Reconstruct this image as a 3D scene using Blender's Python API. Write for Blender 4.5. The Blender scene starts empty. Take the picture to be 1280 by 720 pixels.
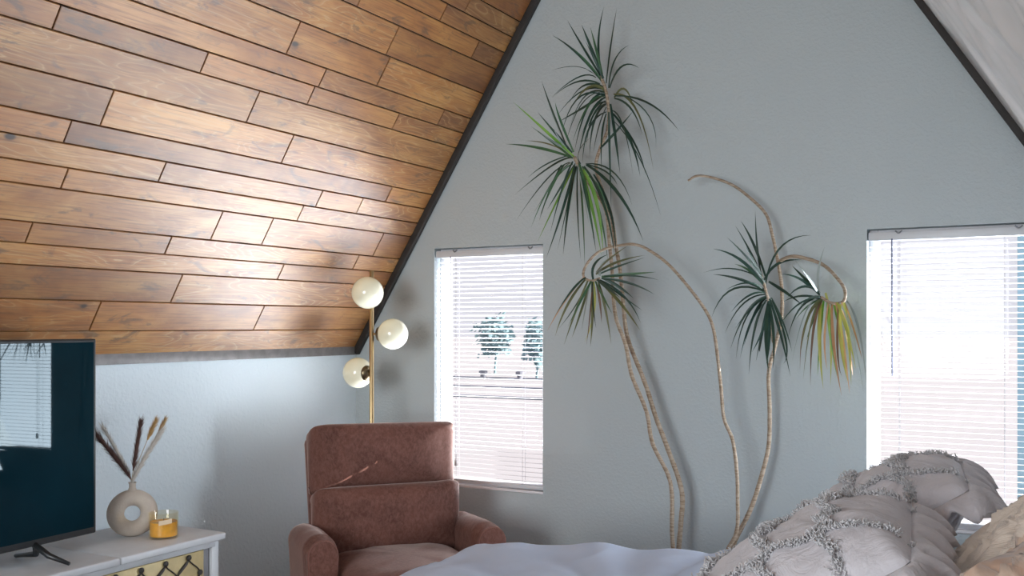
import bpy, bmesh, math, random
from mathutils import Vector, Matrix, noise

random.seed(7)
SC = bpy.context.scene
COL = SC.collection

# ------------------------------------------------------------------ camera
F = 1243.0                      # focal length in pixels of the 1280 px frame
YAW = math.atan(690 / F)
SN, CS = math.sin(YAW), math.cos(YAW)
EYE = 1.43
cam = bpy.data.cameras.new('camera')
cam.sensor_width = 36
cam.lens = 36 * F / 1280
cam.shift_y = 47 / 1280
cam.clip_start = 0.02
cam.clip_end = 400
camo = bpy.data.objects.new('camera', cam)
camo.location = (0, 0, EYE)
camo.rotation_euler = (math.pi / 2, 0, YAW)
COL.objects.link(camo)
SC.camera = camo

# ------------------------------------------------------------------ light
SC.view_settings.view_transform = 'Standard'
SC.view_settings.look = 'None'
SC.view_settings.exposure = 0.0
SC.view_settings.gamma = 1.0
SC.view_settings.use_curve_mapping = False
SC.cycles.max_bounces = 8
SC.cycles.diffuse_bounces = 5
SC.cycles.transparent_max_bounces = 24
SC.cycles.sample_clamp_indirect = 3.0
SC.cycles.caustics_reflective = False
SC.cycles.caustics_refractive = False

world = bpy.data.worlds.new('overcast_sky')
SC.world = world
world.use_nodes = True
bg = world.node_tree.nodes['Background']
bg.inputs[0].default_value = (0.78, 0.755, 0.80, 1)
bg.inputs[1].default_value = 1.0

SUN_DIR = Vector((-2.6, -1.0, -0.80)).normalized()
sun = bpy.data.lights.new('sun', 'SUN')
sun.energy = 17.0
sun.angle = 0.002
sun.color = (1.0, 0.93, 0.84)
suno = bpy.data.objects.new('sun', sun)
suno.rotation_euler = SUN_DIR.to_track_quat('-Z', 'Y').to_euler()
suno.location = (6, 12, 9)
COL.objects.link(suno)


def area(name, loc, direction, sx, sy, power, color, spread=math.pi):
    l = bpy.data.lights.new(name, 'AREA')
    l.shape = 'RECTANGLE'
    l.size, l.size_y = sx, sy
    l.energy = power
    l.color = color
    l.spread = spread
    o = bpy.data.objects.new(name, l)
    o.location = loc
    o.rotation_euler = Vector(direction).to_track_quat('-Z', 'Y').to_euler()
    COL.objects.link(o)
    return o


# daylight thrown up from the bright ground outside through the two gable windows
area('daylight_gable_window', (-2.25, 4.26, 1.05), (-0.05, -0.62, 0.75), 0.9, 1.2, 62, (0.92, 0.96, 1.0), math.radians(104))
area('daylight_gable_window', (-0.12, 4.26, 1.15), (-0.66, -0.55, 0.40), 1.0, 1.3, 84, (0.88, 0.94, 1.0), math.radians(112))
# fill lamp added at the unseen end of the room to brighten it
area('added_rear_fill', (-1.36, -2.85, 1.75), (0, 1, -0.05), 1.9, 1.8, 160, (0.93, 0.97, 1.0))

# ------------------------------------------------------------------ helpers


def ray(px, py):
    u = (px - 640) / F
    return Vector((-SN + u * CS, CS + u * SN, (407 - py) / F))


def at(px, py, Y):
    """the point of the vertical plane at depth Y that a sight line through px, py meets"""
    d = ray(px, py)
    t = Y / d.y
    return Vector((d.x * t, Y, EYE + d.z * t))


def link(o, parent=None):
    COL.objects.link(o)
    if parent is not None:
        o.parent = parent
    return o


def tag(o, label=None, cat=None, group=None, kind=None):
    if label:
        o['label'] = label
    if cat:
        o['category'] = cat
    if group:
        o['group'] = group
    if kind:
        o['kind'] = kind
    return o


def empty(name, loc=(0, 0, 0), rz=0.0, parent=None):
    o = bpy.data.objects.new(name, None)
    o.empty_display_size = 0.1
    o.location = loc
    o.rotation_euler = (0, 0, rz)
    return link(o, parent)


class MB:
    def __init__(self):
        self.v, self.f = [], []

    def add(self, vs, fs):
        n = len(self.v)
        self.v += [Vector(p) for p in vs]
        self.f += [tuple(i + n for i in q) for q in fs]
        return self

    def box(self, x0, x1, y0, y1, z0, z1):
        vs = [(x, y, z) for x in (x0, x1) for y in (y0, y1) for z in (z0, z1)]
        return self.add(vs, [(0, 1, 3, 2), (4, 6, 7, 5), (0, 4, 5, 1), (2, 3, 7, 6), (0, 2, 6, 4), (1, 5, 7, 3)])

    def cbox(self, x0, x1, y0, y1, z0, z1, b=0.004, seg=2):
        bm = bmesh.new()
        m = MB().box(x0, x1, y0, y1, z0, z1)
        vs = [bm.verts.new(p) for p in m.v]
        for q in m.f:
            bm.faces.new([vs[i] for i in q])
        bmesh.ops.bevel(bm, geom=list(bm.edges), offset=b, segments=seg, affect='EDGES', profile=0.5, clamp_overlap=True)
        bm.verts.index_update()
        self.add([p.co.copy() for p in bm.verts], [tuple(p.index for p in q.verts) for q in bm.faces])
        bm.free()
        return self

    def tube(self, pts, r, n=10, caps=True):
        pts = [Vector(p) for p in pts]
        if not isinstance(r, (list, tuple)):
            r = [r] * len(pts)
        vs, fs = [], []
        up = Vector((0, 0, 1))
        t0 = (pts[1] - pts[0]).normalized()
        a = t0.orthogonal().normalized() if abs(t0.dot(up)) > 0.98 else t0.cross(up).normalized()
        for i, p in enumerate(pts):
            t = (pts[min(i + 1, len(pts) - 1)] - pts[max(i - 1, 0)]).normalized()
            a = (a - t * a.dot(t)).normalized()
            b = t.cross(a)
            for k in range(n):
                w = 2 * math.pi * k / n
                vs.append(p + (a * math.cos(w) + b * math.sin(w)) * r[i])
        for i in range(len(pts) - 1):
            for k in range(n):
                k2 = (k + 1) % n
                fs.append((i * n + k, i * n + k2, (i + 1) * n + k2, (i + 1) * n + k))
        if caps:
            fs.append(tuple(range(n - 1, -1, -1)))
            fs.append(tuple((len(pts) - 1) * n + k for k in range(n)))
        return self.add(vs, fs)

    def lathe(self, prof, n=32, c=(0, 0, 0), axis=None):
        """profile of (radius, height) turned round the z axis (or another axis) at c"""
        c = Vector(c)
        q = Vector(axis).to_track_quat('Z', 'Y').to_matrix() if axis is not None else Matrix.Identity(3)
        vs, fs = [], []
        for r, z in prof:
            for k in range(n):
                w = 2 * math.pi * k / n
                vs.append(c + q @ Vector((r * math.cos(w), r * math.sin(w), z)))
        for i in range(len(prof) - 1):
            for k in range(n):
                k2 = (k + 1) % n
                fs.append((i * n + k, i * n + k2, (i + 1) * n + k2, (i + 1) * n + k))
        fs.append(tuple(range(n - 1, -1, -1)))
        fs.append(tuple((len(prof) - 1) * n + k for k in range(n)))
        return self.add(vs, fs)

    def soft(self, c, h, e1=0.4, e2=0.4, nu=40, nv=24, disp=None, rot=None):
        """superellipsoid cushion, half sizes h, poles on local y"""
        vs, fs = [], []

        def pw(x, e):
            return math.copysign(abs(x) ** e, x)
        for j in range(nv + 1):
            # cluster rows towards the poles so that the flat faces get rows too
            w = -math.pi / 2 + math.pi * j / nv
            for i in range(nu):
                u = 2 * math.pi * i / nu
                p = Vector((h[0] * pw(math.cos(w), e1) * pw(math.cos(u), e2),
                            h[1] * pw(math.sin(w), e1),
                            h[2] * pw(math.cos(w), e1) * pw(math.sin(u), e2)))
                if disp:
                    p = disp(p)
                if rot is not None:
                    p = rot @ p
                vs.append(p + Vector(c))
        for j in range(nv):
            for i in range(nu):
                i2 = (i + 1) % nu
                fs.append((j * nu + i, j * nu + i2, (j + 1) * nu + i2, (j + 1) * nu + i))
        return self.add(vs, fs)

    def grid(self, fn, nu, nv):
        vs = [fn(i / nu, j / nv) for j in range(nv + 1) for i in range(nu + 1)]
        fs = [(j * (nu + 1) + i, j * (nu + 1) + i + 1, (j + 1) * (nu + 1) + i + 1, (j + 1) * (nu + 1) + i)
              for j in range(nv) for i in range(nu)]
        return self.add(vs, fs)

    def mesh(self, name, mat, smooth=False):
        me = bpy.data.meshes.new(name)
        me.from_pydata([tuple(p) for p in self.v], [], self.f)
        bm = bmesh.new()
        bm.from_mesh(me)
        bmesh.ops.remove_doubles(bm, verts=bm.verts, dist=1e-6)
        bmesh.ops.recalc_face_normals(bm, faces=bm.faces)
        bm.to_mesh(me)
        bm.free()
        me.materials.append(M[mat] if isinstance(mat, str) else mat)
        if smooth:
            me.polygons.foreach_set('use_smooth', [True] * len(me.polygons))
            if smooth == 'auto':
                me.set_sharp_from_angle(angle=math.radians(40))
        return me

    def build(self, name, mat, parent=None, smooth=False, loc=None):
        o = bpy.data.objects.new(name, self.mesh(name, mat, smooth))
        if loc is not None:
            o.location = loc
        return link(o, parent)


def sm_(x):
    x = max(0.0, min(1.0, x))
    return x * x * (3 - 2 * x)


def spline(pts, n=6):
    """Catmull-Rom through points"""
    pts = [Vector(p) for p in pts]
    P = [pts[0] * 2 - pts[1]] + pts + [pts[-1] * 2 - pts[-2]]
    out = []
    for i in range(1, len(P) - 2):
        a, b, c, d = P[i - 1], P[i], P[i + 1], P[i + 2]
        for k in range(n):
            t = k / n
            out.append(0.5 * ((2 * b) + (c - a) * t + (2 * a - 5 * b + 4 * c - d) * t * t + (3 * b - a - 3 * c + d) * t ** 3))
    out.append(pts[-1])
    return out


# ------------------------------------------------------------------ materials
M = {}


class NT:
    def __init__(self, name):
        self.m = bpy.data.materials.new(name)
        self.m.use_nodes = True
        self.t = self.m.node_tree
        self.b = self.t.nodes['Principled BSDF']
        self.out = self.t.nodes['Material Output']
        M[name] = self.m

    def n(self, kind, **kw):
        x = self.t.nodes.new(kind)
        for k, v in kw.items():
            setattr(x, k, v)
        return x

    def l(self, a, b):
        self.t.links.new(a, b)

    def set(self, **kw):
        for k, v in kw.items():
            self.b.inputs[k.replace('_', ' ')].default_value = v
        return self

    def coords(self, scale=(1, 1, 1), kind='Object'):
        tc = self.n('ShaderNodeTexCoord')
        mp = self.n('ShaderNodeMapping')
        mp.inputs['Scale'].default_value = scale
        self.l(tc.outputs[kind], mp.inputs['Vector'])
        return mp.outputs['Vector']

    def noise(self, vec, scale, detail=4, rough=0.55, dist=0.0):
        x = self.n('ShaderNodeTexNoise')
        x.inputs['Scale'].default_value = scale
        x.inputs['Detail'].default_value = detail
        x.inputs['Roughness'].default_value = rough
        x.inputs['Distortion'].default_value = dist
        self.l(vec, x.inputs['Vector'])
        return x.outputs['Fac']

    def ramp(self, fac, stops):
        x = self.n('ShaderNodeValToRGB')
        e = x.color_ramp.elements
        while len(e) < len(stops):
            e.new(0.5)
        for el, (p, c) in zip(e, stops):
            el.position = p
            el.color = (c[0], c[1], c[2], 1) if not isinstance(c, (int, float)) else (c, c, c, 1)
        self.l(fac, x.inputs['Fac'])
        return x.outputs['Color']

    def mix(self, fac, a, b, blend='MIX'):
        x = self.n('ShaderNodeMix', data_type='RGBA', blend_type=blend)
        if isinstance(fac, (int, float)):
            x.inputs['Factor'].default_value = fac
        else:
            self.l(fac, x.inputs['Factor'])
        for s, k in ((a, 6), (b, 7)):
            if isinstance(s, (tuple, list)):
                x.inputs[k].default_value = (s[0], s[1], s[2], 1)
            else:
                self.l(s, x.inputs[k])
        return x.outputs[2]

    def math(self, op, a, b=0.0):
        x = self.n('ShaderNodeMath', operation=op)
        for i, s in enumerate((a, b)):
            if isinstance(s, (int, float)):
                x.inputs[i].default_value = s
            else:
                self.l(s, x.inputs[i])
        return x.outputs[0]

    def bump(self, h, strength=0.2, dist=0.01):
        x = self.n('ShaderNodeBump')
        x.inputs['Strength'].default_value = strength
        x.inputs['Distance'].default_value = dist
        self.l(h, x.inputs['Height'])
        self.l(x.outputs['Normal'], self.b.inputs['Normal'])
        return self

    def color(self, s):
        self.l(s, self.b.inputs['Base Color'])
        return self


def plain(name, c, rough=0.5, metal=0.0, var=0.08, scale=8.0, bump=0.0, bscale=60.0, **kw):
    t = NT(name).set(Roughness=rough, Metallic=metal, **kw)
    v = t.coords()
    f = t.noise(v, scale)
    t.color(t.ramp(f, [(0.3, [x * (1 - var) for x in c]), (0.7, [min(1, x * (1 + var)) for x in c])]))
    if bump:
        t.bump(t.noise(v, bscale), bump, 0.004)
    return t


def wall_mat(name, c, bump=0.35, scale=70):
    t = NT(name).set(Roughness=0.62)
    v = t.coords()
    f = t.noise(v, 1.3, 3)
    t.color(t.ramp(f, [(0.3, [x * 0.97 for x in c]), (0.7, c)]))
    h = t.noise(v, scale, 3, 0.5)
    h2 = t.ramp(h, [(0.45, 0.0), (0.62, 1.0)])
    t.bump(h2, bump, 0.004)


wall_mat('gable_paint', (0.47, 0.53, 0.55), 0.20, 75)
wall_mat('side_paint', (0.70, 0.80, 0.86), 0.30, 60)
plain('trim_dark', (0.020, 0.016, 0.014), 0.65, var=0.3, scale=20, bump=0.2)
plain('trim_grey', (0.16, 0.15, 0.15), 0.45, var=0.25, scale=20)
plain('plank_backing', (0.012, 0.009, 0.007), 0.9)
plain('floor_carpet', (0.36, 0.32, 0.28), 0.95, var=0.2, scale=120, bump=0.5, bscale=300)
plain('white_paint', (0.74, 0.75, 0.78), 0.4, var=0.03)
plain('window_vinyl', (0.80, 0.80, 0.82), 0.35, var=0.02)

# planks: stained boards, figure and stains shifted for each board by its own random value
t = NT('plank_wood').set(Roughness=0.36)
oi = t.n('ShaderNodeObjectInfo')
tc = t.n('ShaderNodeTexCoord')
sh = t.n('ShaderNodeVectorMath', operation='SCALE')
cmb = t.n('ShaderNodeCombineXYZ')
t.l(oi.outputs['Random'], cmb.inputs[0])
t.l(t.math('FRACT', t.math('MULTIPLY', oi.outputs['Random'], 7.31)), cmb.inputs[1])
t.l(t.math('FRACT', t.math('MULTIPLY', oi.outputs['Random'], 3.77)), cmb.inputs[2])
t.l(cmb.outputs[0], sh.inputs[0])
sh.inputs['Scale'].default_value = 40
ad = t.n('ShaderNodeVectorMath', operation='ADD')
t.l(tc.outputs['Object'], ad.inputs[0])
t.l(sh.outputs[0], ad.inputs[1])


def stretch(s):
    mp = t.n('ShaderNodeMapping')
    mp.inputs['Scale'].default_value = s
    t.l(ad.outputs[0], mp.inputs['Vector'])
    return mp.outputs['Vector']


fine = t.noise(stretch((5, 170, 170)), 1.0, 4, 0.6)
# cathedral figure: thin contour lines of a stretched smooth field, strong on some boards only
field = t.noise(stretch((1.7, 10, 10)), 1.0, 2, 0.45, 0.35)
fig = t.math('FRACT', t.math('MULTIPLY', field, 17.0))
fig = t.ramp(fig, [(0.0, 1.0), (0.10, 0.15), (0.55, 0.0), (0.92, 0.35), (1.0, 1.0)])
figw = t.ramp(t.math('FRACT', t.math('MULTIPLY', oi.outputs['Random'], 13.7)), [(0.25, 0.10), (0.8, 0.75)])
cloud = t.noise(stretch((2.6, 8, 8)), 1.0, 4, 0.6, 0.5)
stain = t.ramp(t.noise(stretch((6, 15, 15)), 1.0, 6, 0.66, 0.9), [(0.57, 0.0), (0.66, 1.0)])
vor = t.n('ShaderNodeTexVoronoi')
vor.inputs['Scale'].default_value = 1.0
t.l(stretch((3.4, 6.0, 6.0)), vor.inputs['Vector'])
knot = t.ramp(vor.outputs['Distance'], [(0.0, 1.0), (0.045, 1.0), (0.075, 0.25), (0.16, 0.0)])
base = t.ramp(cloud, [(0.30, (0.165, 0.055, 0.009)), (0.5, (0.300, 0.120, 0.022)), (0.70, (0.425, 0.215, 0.058))])
tone = t.ramp(oi.outputs['Random'], [(0.0, (0.58, 0.53, 0.48)), (0.35, (1.0, 0.94, 0.85)), (0.7, (0.85, 0.86, 0.92)), (1.0, (1.25, 1.22, 1.15))])
c = t.mix(1.0, base, tone, 'MULTIPLY')
c = t.mix(t.math('MULTIPLY', fig, figw), c, (0.42, 0.26, 0.115))
c = t.mix(t.ramp(fine, [(0.48, 0.0), (0.68, 0.55)]), c, (0.085, 0.034, 0.011))
c = t.mix(t.math('MULTIPLY', stain, 0.62), c, (0.055, 0.034, 0.022))
c = t.mix(knot, c, (0.022, 0.009, 0.004))
t.color(c)
t.l(t.ramp(fine, [(0.3, 0.43), (0.7, 0.53)]), t.b.inputs['Roughness'])
t.bump(t.math('ADD', t.math('MULTIPLY', fine, 0.6), t.math('MULTIPLY', cloud, 0.5)), 0.12, 0.004)
t.set(IOR=1.75)


# ------------------------------------------------------------------ the room shell
XL, YB, ZK, SL = -3.12, 4.0, 1.30, 1.578      # left wall, gable wall, knee height, slope
XA = -1.361                                  # ridge
XR = 2 * XA - XL                             # right knee wall
ZA = ZK + SL * (XA - XL)
YR = -2.6                                    # rear gable
LEN = math.hypot(XA - XL, ZA - ZK)
WZ0, WZ1 = 0.664, 1.800
WIN = [(-2.648, -2.060), (-0.662, -0.074)]


def struct(o, label=None):
    o['kind'] = 'structure'
    if label:
        o['label'] = label
    return o


struct(MB().box(XL - 0.12, XR + 0.12, YR - 0.15, YB + 0.15, -0.12, 0.0).build('floor', 'floor_carpet'), 'beige carpet floor hidden behind the bed')
struct(MB().box(XL - 0.12, XL, YR, YB, 0.0, ZK).build('wall_left', 'side_paint'), 'pale blue textured knee wall behind the television')
struct(MB().box(XR, XR + 0.12, YR, YB, 0.0, ZK).build('wall_right', 'side_paint'), 'pale knee wall behind the head of the bed')


def gable(name, y0, y1, holes, mat):
    """house-shaped wall with rectangular openings"""
    m = MB()

    def ext(poly):
        n = len(poly)
        m.add([(x, y0, z) for x, z in poly] + [(x, y1, z) for x, z in poly],
              [tuple(range(n)), tuple(range(2 * n - 1, n - 1, -1))])
    z0, z1 = holes[0][2], holes[0][3]

    def xl(z):
        return XL if z <= ZK else XL + (z - ZK) / SL

    def xr(z):
        return 2 * XA - xl(z)
    zs = sorted({0.0, z0, ZK, z1})
    for a, b in zip(zs, zs[1:]):
        cuts = []
        if a >= z0 - 1e-6 and b <= z1 + 1e-6:
            for h in holes:
                cuts += [h[0], h[1]]
        lo, hi = [xl(a), xl(b)], None
        edges = [(xl(a), xl(b))] + [(c_, c_) for c_ in cuts] + [(xr(a), xr(b))]
        for i in range(0, len(edges), 2):
            (p0, p1), (q0, q1) = edges[i], edges[i + 1]
            ext([(p0, a), (q0, a), (q1, b), (p1, b)])
    zt = zs[-1]
    ext([(xl(zt), zt), (xr(zt), zt), (XA, ZA)])
    for h in holes:
        for (xa, za), (xb, zb) in (((h[0], h[2]), (h[1], h[2])), ((h[1], h[2]), (h[1], h[3])), ((h[1], h[3]), (h[0], h[3])), ((h[0], h[3]), (h[0], h[2]))):
            m.add([(xa, y0, za), (xb, y0, zb), (xb, y1, zb), (xa, y1, za)], [(0, 1, 2, 3)])
    return struct(m.build(name, mat))


o = gable('wall_back', YB, YB + 0.12, [(a, b, WZ0, WZ1) for a, b in WIN], 'gable_paint')
o['label'] = 'grey green gable wall with two tall windows'
o = gable('wall_rear', YR - 0.16, YR, [(-2.25, -0.47, 0.9, 2.6)], 'gable_paint')  # opening added so the rear fill lamp can shine in
o['label'] = 'gable wall at the unseen end, its opening added for the fill light'

# sloped ceiling: local frame x = along the ridge (world Y), y = up the slope, z = into the room
ca, sa = (XA - XL) / LEN, (ZA - ZK) / LEN
SLOPE_L = Matrix(((0, ca, sa, XL), (1, 0, 0, 0), (0, sa, -ca, ZK), (0, 0, 0, 1)))
SLOPE_R = Matrix(((0, -ca, -sa, XR), (1, 0, 0, 0), (0, sa, -ca, ZK), (0, 0, 0, 1)))
PT = 0.014                                   # plank thickness
ceil = MB().box(YR, YB + 0.0, -0.16, LEN + 0.04, -0.12, -PT).build('ceiling', 'plank_backing')
ceil.matrix_world = SLOPE_L
struct(ceil, 'sloped ceiling clad with brown wooden planks')
plain('plaster', (0.74, 0.71, 0.69), 0.8, var=0.12, scale=5)
ceilr = MB().box(YR, YB + 0.0, -0.16, LEN + 0.04, -0.12, 0.0).build('ceiling', 'plaster')
ceilr.matrix_world = SLOPE_R
struct(ceilr, 'sloped ceiling on the bed head side')

COURSES = [0.013, 0.130, 0.256, 0.384, 0.4615, 0.538, 0.664, 0.738, 0.8165, 0.8945, 1.019, 1.1455, 1.222, 1.299, 1.427, 1.552, 1.636, 1.7125, 1.789, 1.914, 1.990, 2.116, 2.192, 2.318, 2.394, 2.52]
JOINTS = {1: [2.376, 3.200], 2: [2.686], 3: [3.200], 4: [2.002, 2.559, 3.657], 5: [2.743, 3.017, 3.756], 6: [2.049, 3.152],
          7: [2.400, 3.222, 3.495], 8: [1.998, 3.654], 9: [2.098, 2.922], 10: [2.666], 11: [1.831, 2.382, 2.916, 3.461],
          12: [2.933, 3.749], 13: [2.709, 3.244], 14: [3.212], 15: [2.942, 3.752], 16: [3.430], 17: [3.556]}
rp = random.Random(31)
GAP = 0.0042


def plank(y0, y1, v0, v1):
    lx, ly = (y1 - y0 - GAP) / 2, (v1 - v0 - GAP) / 2
    b, z0, z1 = 0.0016, -PT, 0.0
    m = MB()
    vs = []
    for z, i in ((z0, 0), (z1 - b, 0), (z1, b)):
        vs += [(-lx + i, -ly + i, z), (lx - i, -ly + i, z), (lx - i, ly - i, z), (-lx + i, ly - i, z)]
    fs = [(8, 9, 10, 11)]
    for k in range(4):
        k2 = (k + 1) % 4
        fs += [(k, k2, 4 + k2, 4 + k), (4 + k, 4 + k2, 8 + k2, 8 + k)]
    m.add(vs, fs)
    o = m.build('plank', 'plank_wood', ceil)
    o.location = ((y0 + y1) / 2, (v0 + v1) / 2, rp.uniform(-0.0006, 0.0006))
    return o


for i in range(len(COURSES) - 1):
    js = list(JOINTS.get(i, []))
    x = js[0] if js else rp.uniform(2.4, 3.4)
    if not js:
        js = [x] if i else []
        if i > 17:
            js.append(min(x + rp.uniform(0.5, 0.9), 3.7))
    yed = 0.6685 * (-(XL + (COURSES[i] + COURSES[i + 1]) / 2 * ca))      # where the boards leave the photograph
    lo = min(js[0] if js else 2.0, 9)
    if lo > yed:
        lo = yed - rp.uniform(0.05, 0.6)
        js.insert(0, lo)
    while lo > 0.6:
        lo -= rp.uniform(0.45, 1.15)
        js.insert(0, lo)
    ys = [max(j, -0.3) for j in js] + [YB - 0.006]
    for a, b in zip(ys, ys[1:]):
        if b - a > 0.03:
            plank(a, b, COURSES[i], COURSES[i + 1])

# dark strip where each slope meets the gable, grey strip on top of the knee wall
m = MB().cbox(YB - 0.030, YB - 0.001, 0.0, LEN - 0.02, -0.012, 0.030, 0.004)
o = struct(m.build('trim_1', 'trim_dark', smooth='auto'), 'dark strip between the plank ceiling and the gable wall')
o.matrix_world = SLOPE_L
m = MB().cbox(YB - 0.030, YB - 0.001, 0.0, LEN - 0.02, -0.004, 0.030, 0.004)
o = struct(m.build('trim_2', 'trim_dark', smooth='auto'), 'dark strip between the plastic covered slope and the gable wall')
o.matrix_world = SLOPE_R
struct(MB().cbox(XL + 0.0005, XL + 0.016, YR + 0.01, YB - 0.002, ZK - 0.016, ZK + 0.026, 0.003).build('trim_3', 'trim_grey', smooth='auto'),
       'narrow grey strip along the top of the knee wall')
struct(MB().cbox(XL + 0.0005, XL + 0.014, YR + 0.01, YB - 0.002, 0.0, 0.10, 0.003).build('baseboard_left', 'white_paint', smooth='auto'), 'white baseboard of the knee wall')
struct(MB().cbox(XL + 0.016, XR - 0.01, YB - 0.014, YB - 0.0005, 0.0, 0.10, 0.003).build('baseboard_back', 'white_paint', smooth='auto'), 'white baseboard of the gable wall')

# ------------------------------------------------------------------ windows and blinds
t = NT('window_glass')
tr = t.n('ShaderNodeBsdfTransparent')
tr.inputs[0].default_value = (0.97, 0.98, 1, 1)
gl = t.n('ShaderNodeBsdfGlossy')
gl.inputs['Roughness'].default_value = 0.02
mx = t.n('ShaderNodeMixShader')
mx.inputs[0].default_value = 0.012
t.l(tr.outputs[0], mx.inputs[1])
t.l(gl.outputs[0], mx.inputs[2])
t.l(mx.outputs[0], t.out.inputs['Surface'])

t = NT('blind_slat').set(Roughness=0.45)
t.b.inputs['Base Color'].default_value = (0.90, 0.89, 0.91, 1)
trl = t.n('ShaderNodeBsdfTranslucent')
trl.inputs[0].default_value = (0.92, 0.91, 0.93, 1)
mx = t.n('ShaderNodeMixShader')
mx.inputs[0].default_value = 0.5
t.l(t.b.outputs[0], mx.inputs[1])
t.l(trl.outputs[0], mx.inputs[2])
t.l(mx.outputs[0], t.out.inputs['Surface'])
plain('blind_rail', (0.62, 0.64, 0.67), 0.4, var=0.03)
plain('blind_cord', (0.50, 0.51, 0.55), 0.8)
plain('wand', (0.22, 0.25, 0.36), 0.25)
plain('hook_metal', (0.30, 0.31, 0.33), 0.35, metal=0.8)

for i, (a, b) in enumerate(WIN):
    w = struct(empty('window_%d' % (i + 1), ((a + b) / 2, YB + 0.085, WZ0)),
               ['tall window beside the recliner', 'tall window behind the pillows'][i])
    hw, hh = (b - a) / 2, WZ1 - WZ0
    fm = MB()
    fw = 0.032
    fm.cbox(-hw + 0.0005, -hw + fw, -0.03, 0.03, 0, hh, 0.003).cbox(hw - fw, hw - 0.0005, -0.03, 0.03, 0, hh, 0.003)
    fm.cbox(-hw + fw, hw - fw, -0.03, 0.03, 0.0005, fw, 0.003).cbox(-hw + fw, hw - fw, -0.03, 0.03, hh - fw, hh - 0.0005, 0.003)
    fm.build('window_frame', 'window_vinyl', w, 'auto')
    MB().box(-hw + fw - 0.004, hw - fw + 0.004, -0.003, 0.003, fw - 0.004, hh - fw + 0.004).build('pane', 'window_glass', w)
    MB().cbox(-hw + 0.0005, hw - 0.0005, -0.083, -0.031, 0.0005, 0.012, 0.003).build('window_sill', 'window_vinyl', w, 'auto')

    # blind hung inside the opening, near the room face
    bl = tag(empty('window_blind', ((a + b) / 2, YB + 0.030, WZ0)),
             ['white slatted blind in the window beside the rust recliner', 'white slatted blind in the window behind the fringed pillows'][i],
             'blind', 'white window blinds')
    ww = hw - 0.004
    hr = MB().cbox(-ww, ww, -0.022, 0.022, hh - 0.045, hh - 0.012, 0.003).build('headrail', 'blind_rail', bl, 'auto')
    for sx in (-0.62, 0.78):
        MB().tube(spline([(sx * ww - 0.012, -0.024, hh - 0.010), (sx * ww, -0.028, hh - 0.020), (sx * ww + 0.012, -0.024, hh - 0.010)], 4), 0.0028, 6).build('bracket', 'hook_metal', hr)
    MB().cbox(-ww, ww, -0.014, 0.014, 0.016, 0.036, 0.004).build('bottom_rail', 'blind_rail', bl, 'auto')
    # one shallow arched slat, room edge a touch higher
    sm = MB()
    n = 4
    vs = []
    for s in (-1, 1):
        for k in range(n + 1):
            q = k / n * 2 - 1
            vs.append((s * ww, 0.0125 * q, -0.0016 * q * q + 0.0016 - 0.0016 * q))
    sm.add(vs, [(k, k + 1, n + 2 + k, n + 1 + k) for k in range(n)])
    sme = sm.mesh('slat', 'blind_slat', True)
    z, k = 0.050, 0
    while z < hh - 0.055:
        s = bpy.data.objects.new('slat', sme)
        s.location = (0, 0, z)
        zw = WZ0 + z
        if i == 1 and abs(zw - 1.452) < 0.0155:
            # a slat bent at one end lets a sliver of sun through
            bend = 1.452 + math.copysign(0.0155, zw - 1.452) - zw
            bm_ = MB()
            nx = 12

            def bent(u, v):
                q, x = v * 2 - 1, (u * 2 - 1) * ww
                return Vector((x, 0.0125 * q, -0.0016 * q * q + 0.0016 - 0.0016 * q + bend * sm_((-x / ww - 0.02) / 0.16)))
            s.data = bm_.grid(bent, nx, 4).mesh('slat', 'blind_slat', True)
        link(s, bl)
        z += 0.0212
        k += 1
    for sx in (-0.62, 0.62):
        c = MB()
        for yy in (-0.0138, 0.0138):
            c.tube([(sx * ww, yy, 0.03), (sx * ww, yy, hh - 0.04)], 0.0007, 5)
        c.build('ladder_cord', 'blind_cord', bl)
    lift = MB().tube([(-ww + 0.115, -0.024, 0.13), (-ww + 0.115, -0.024, hh - 0.05)], 0.0011, 6).build('lift_cord', 'blind_cord', bl)
    MB().lathe([(0.002, 0.0), (0.006, -0.008), (0.007, -0.03), (0.003, -0.034)], 10, (-ww + 0.115, -0.024, 0.132)).build('tassel', 'blind_rail', lift, True)
    MB().tube([(-ww + 0.088, -0.030, hh - 0.56), (-ww + 0.086, -0.026, hh - 0.04)], 0.0032, 6).build('tilt_wand', 'wand', bl, True)

# ------------------------------------------------------------------ television sideboard
plain('dresser_white', (0.66, 0.69, 0.73), 0.42, var=0.05, scale=14, bump=0.08)
plain('dresser_grey', (0.20, 0.20, 0.22), 0.5)
plain('door_gold', (0.62, 0.50, 0.26), 0.45, metal=0.15, var=0.12, scale=18)
plain('fret_dark', (0.035, 0.032, 0.030), 0.5)
plain('knob_brass', (0.55, 0.38, 0.16), 0.3, metal=1.0)
DZ = 0.675
DXF, DYE = -2.68, 2.674
sb = tag(empty('sideboard', ((XL + DXF) / 2, 1.60, 0)), 'white sideboard with pale gold fretwork doors under the television', 'sideboard')
hx, hy = 0.215, DYE - 1.60
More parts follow.
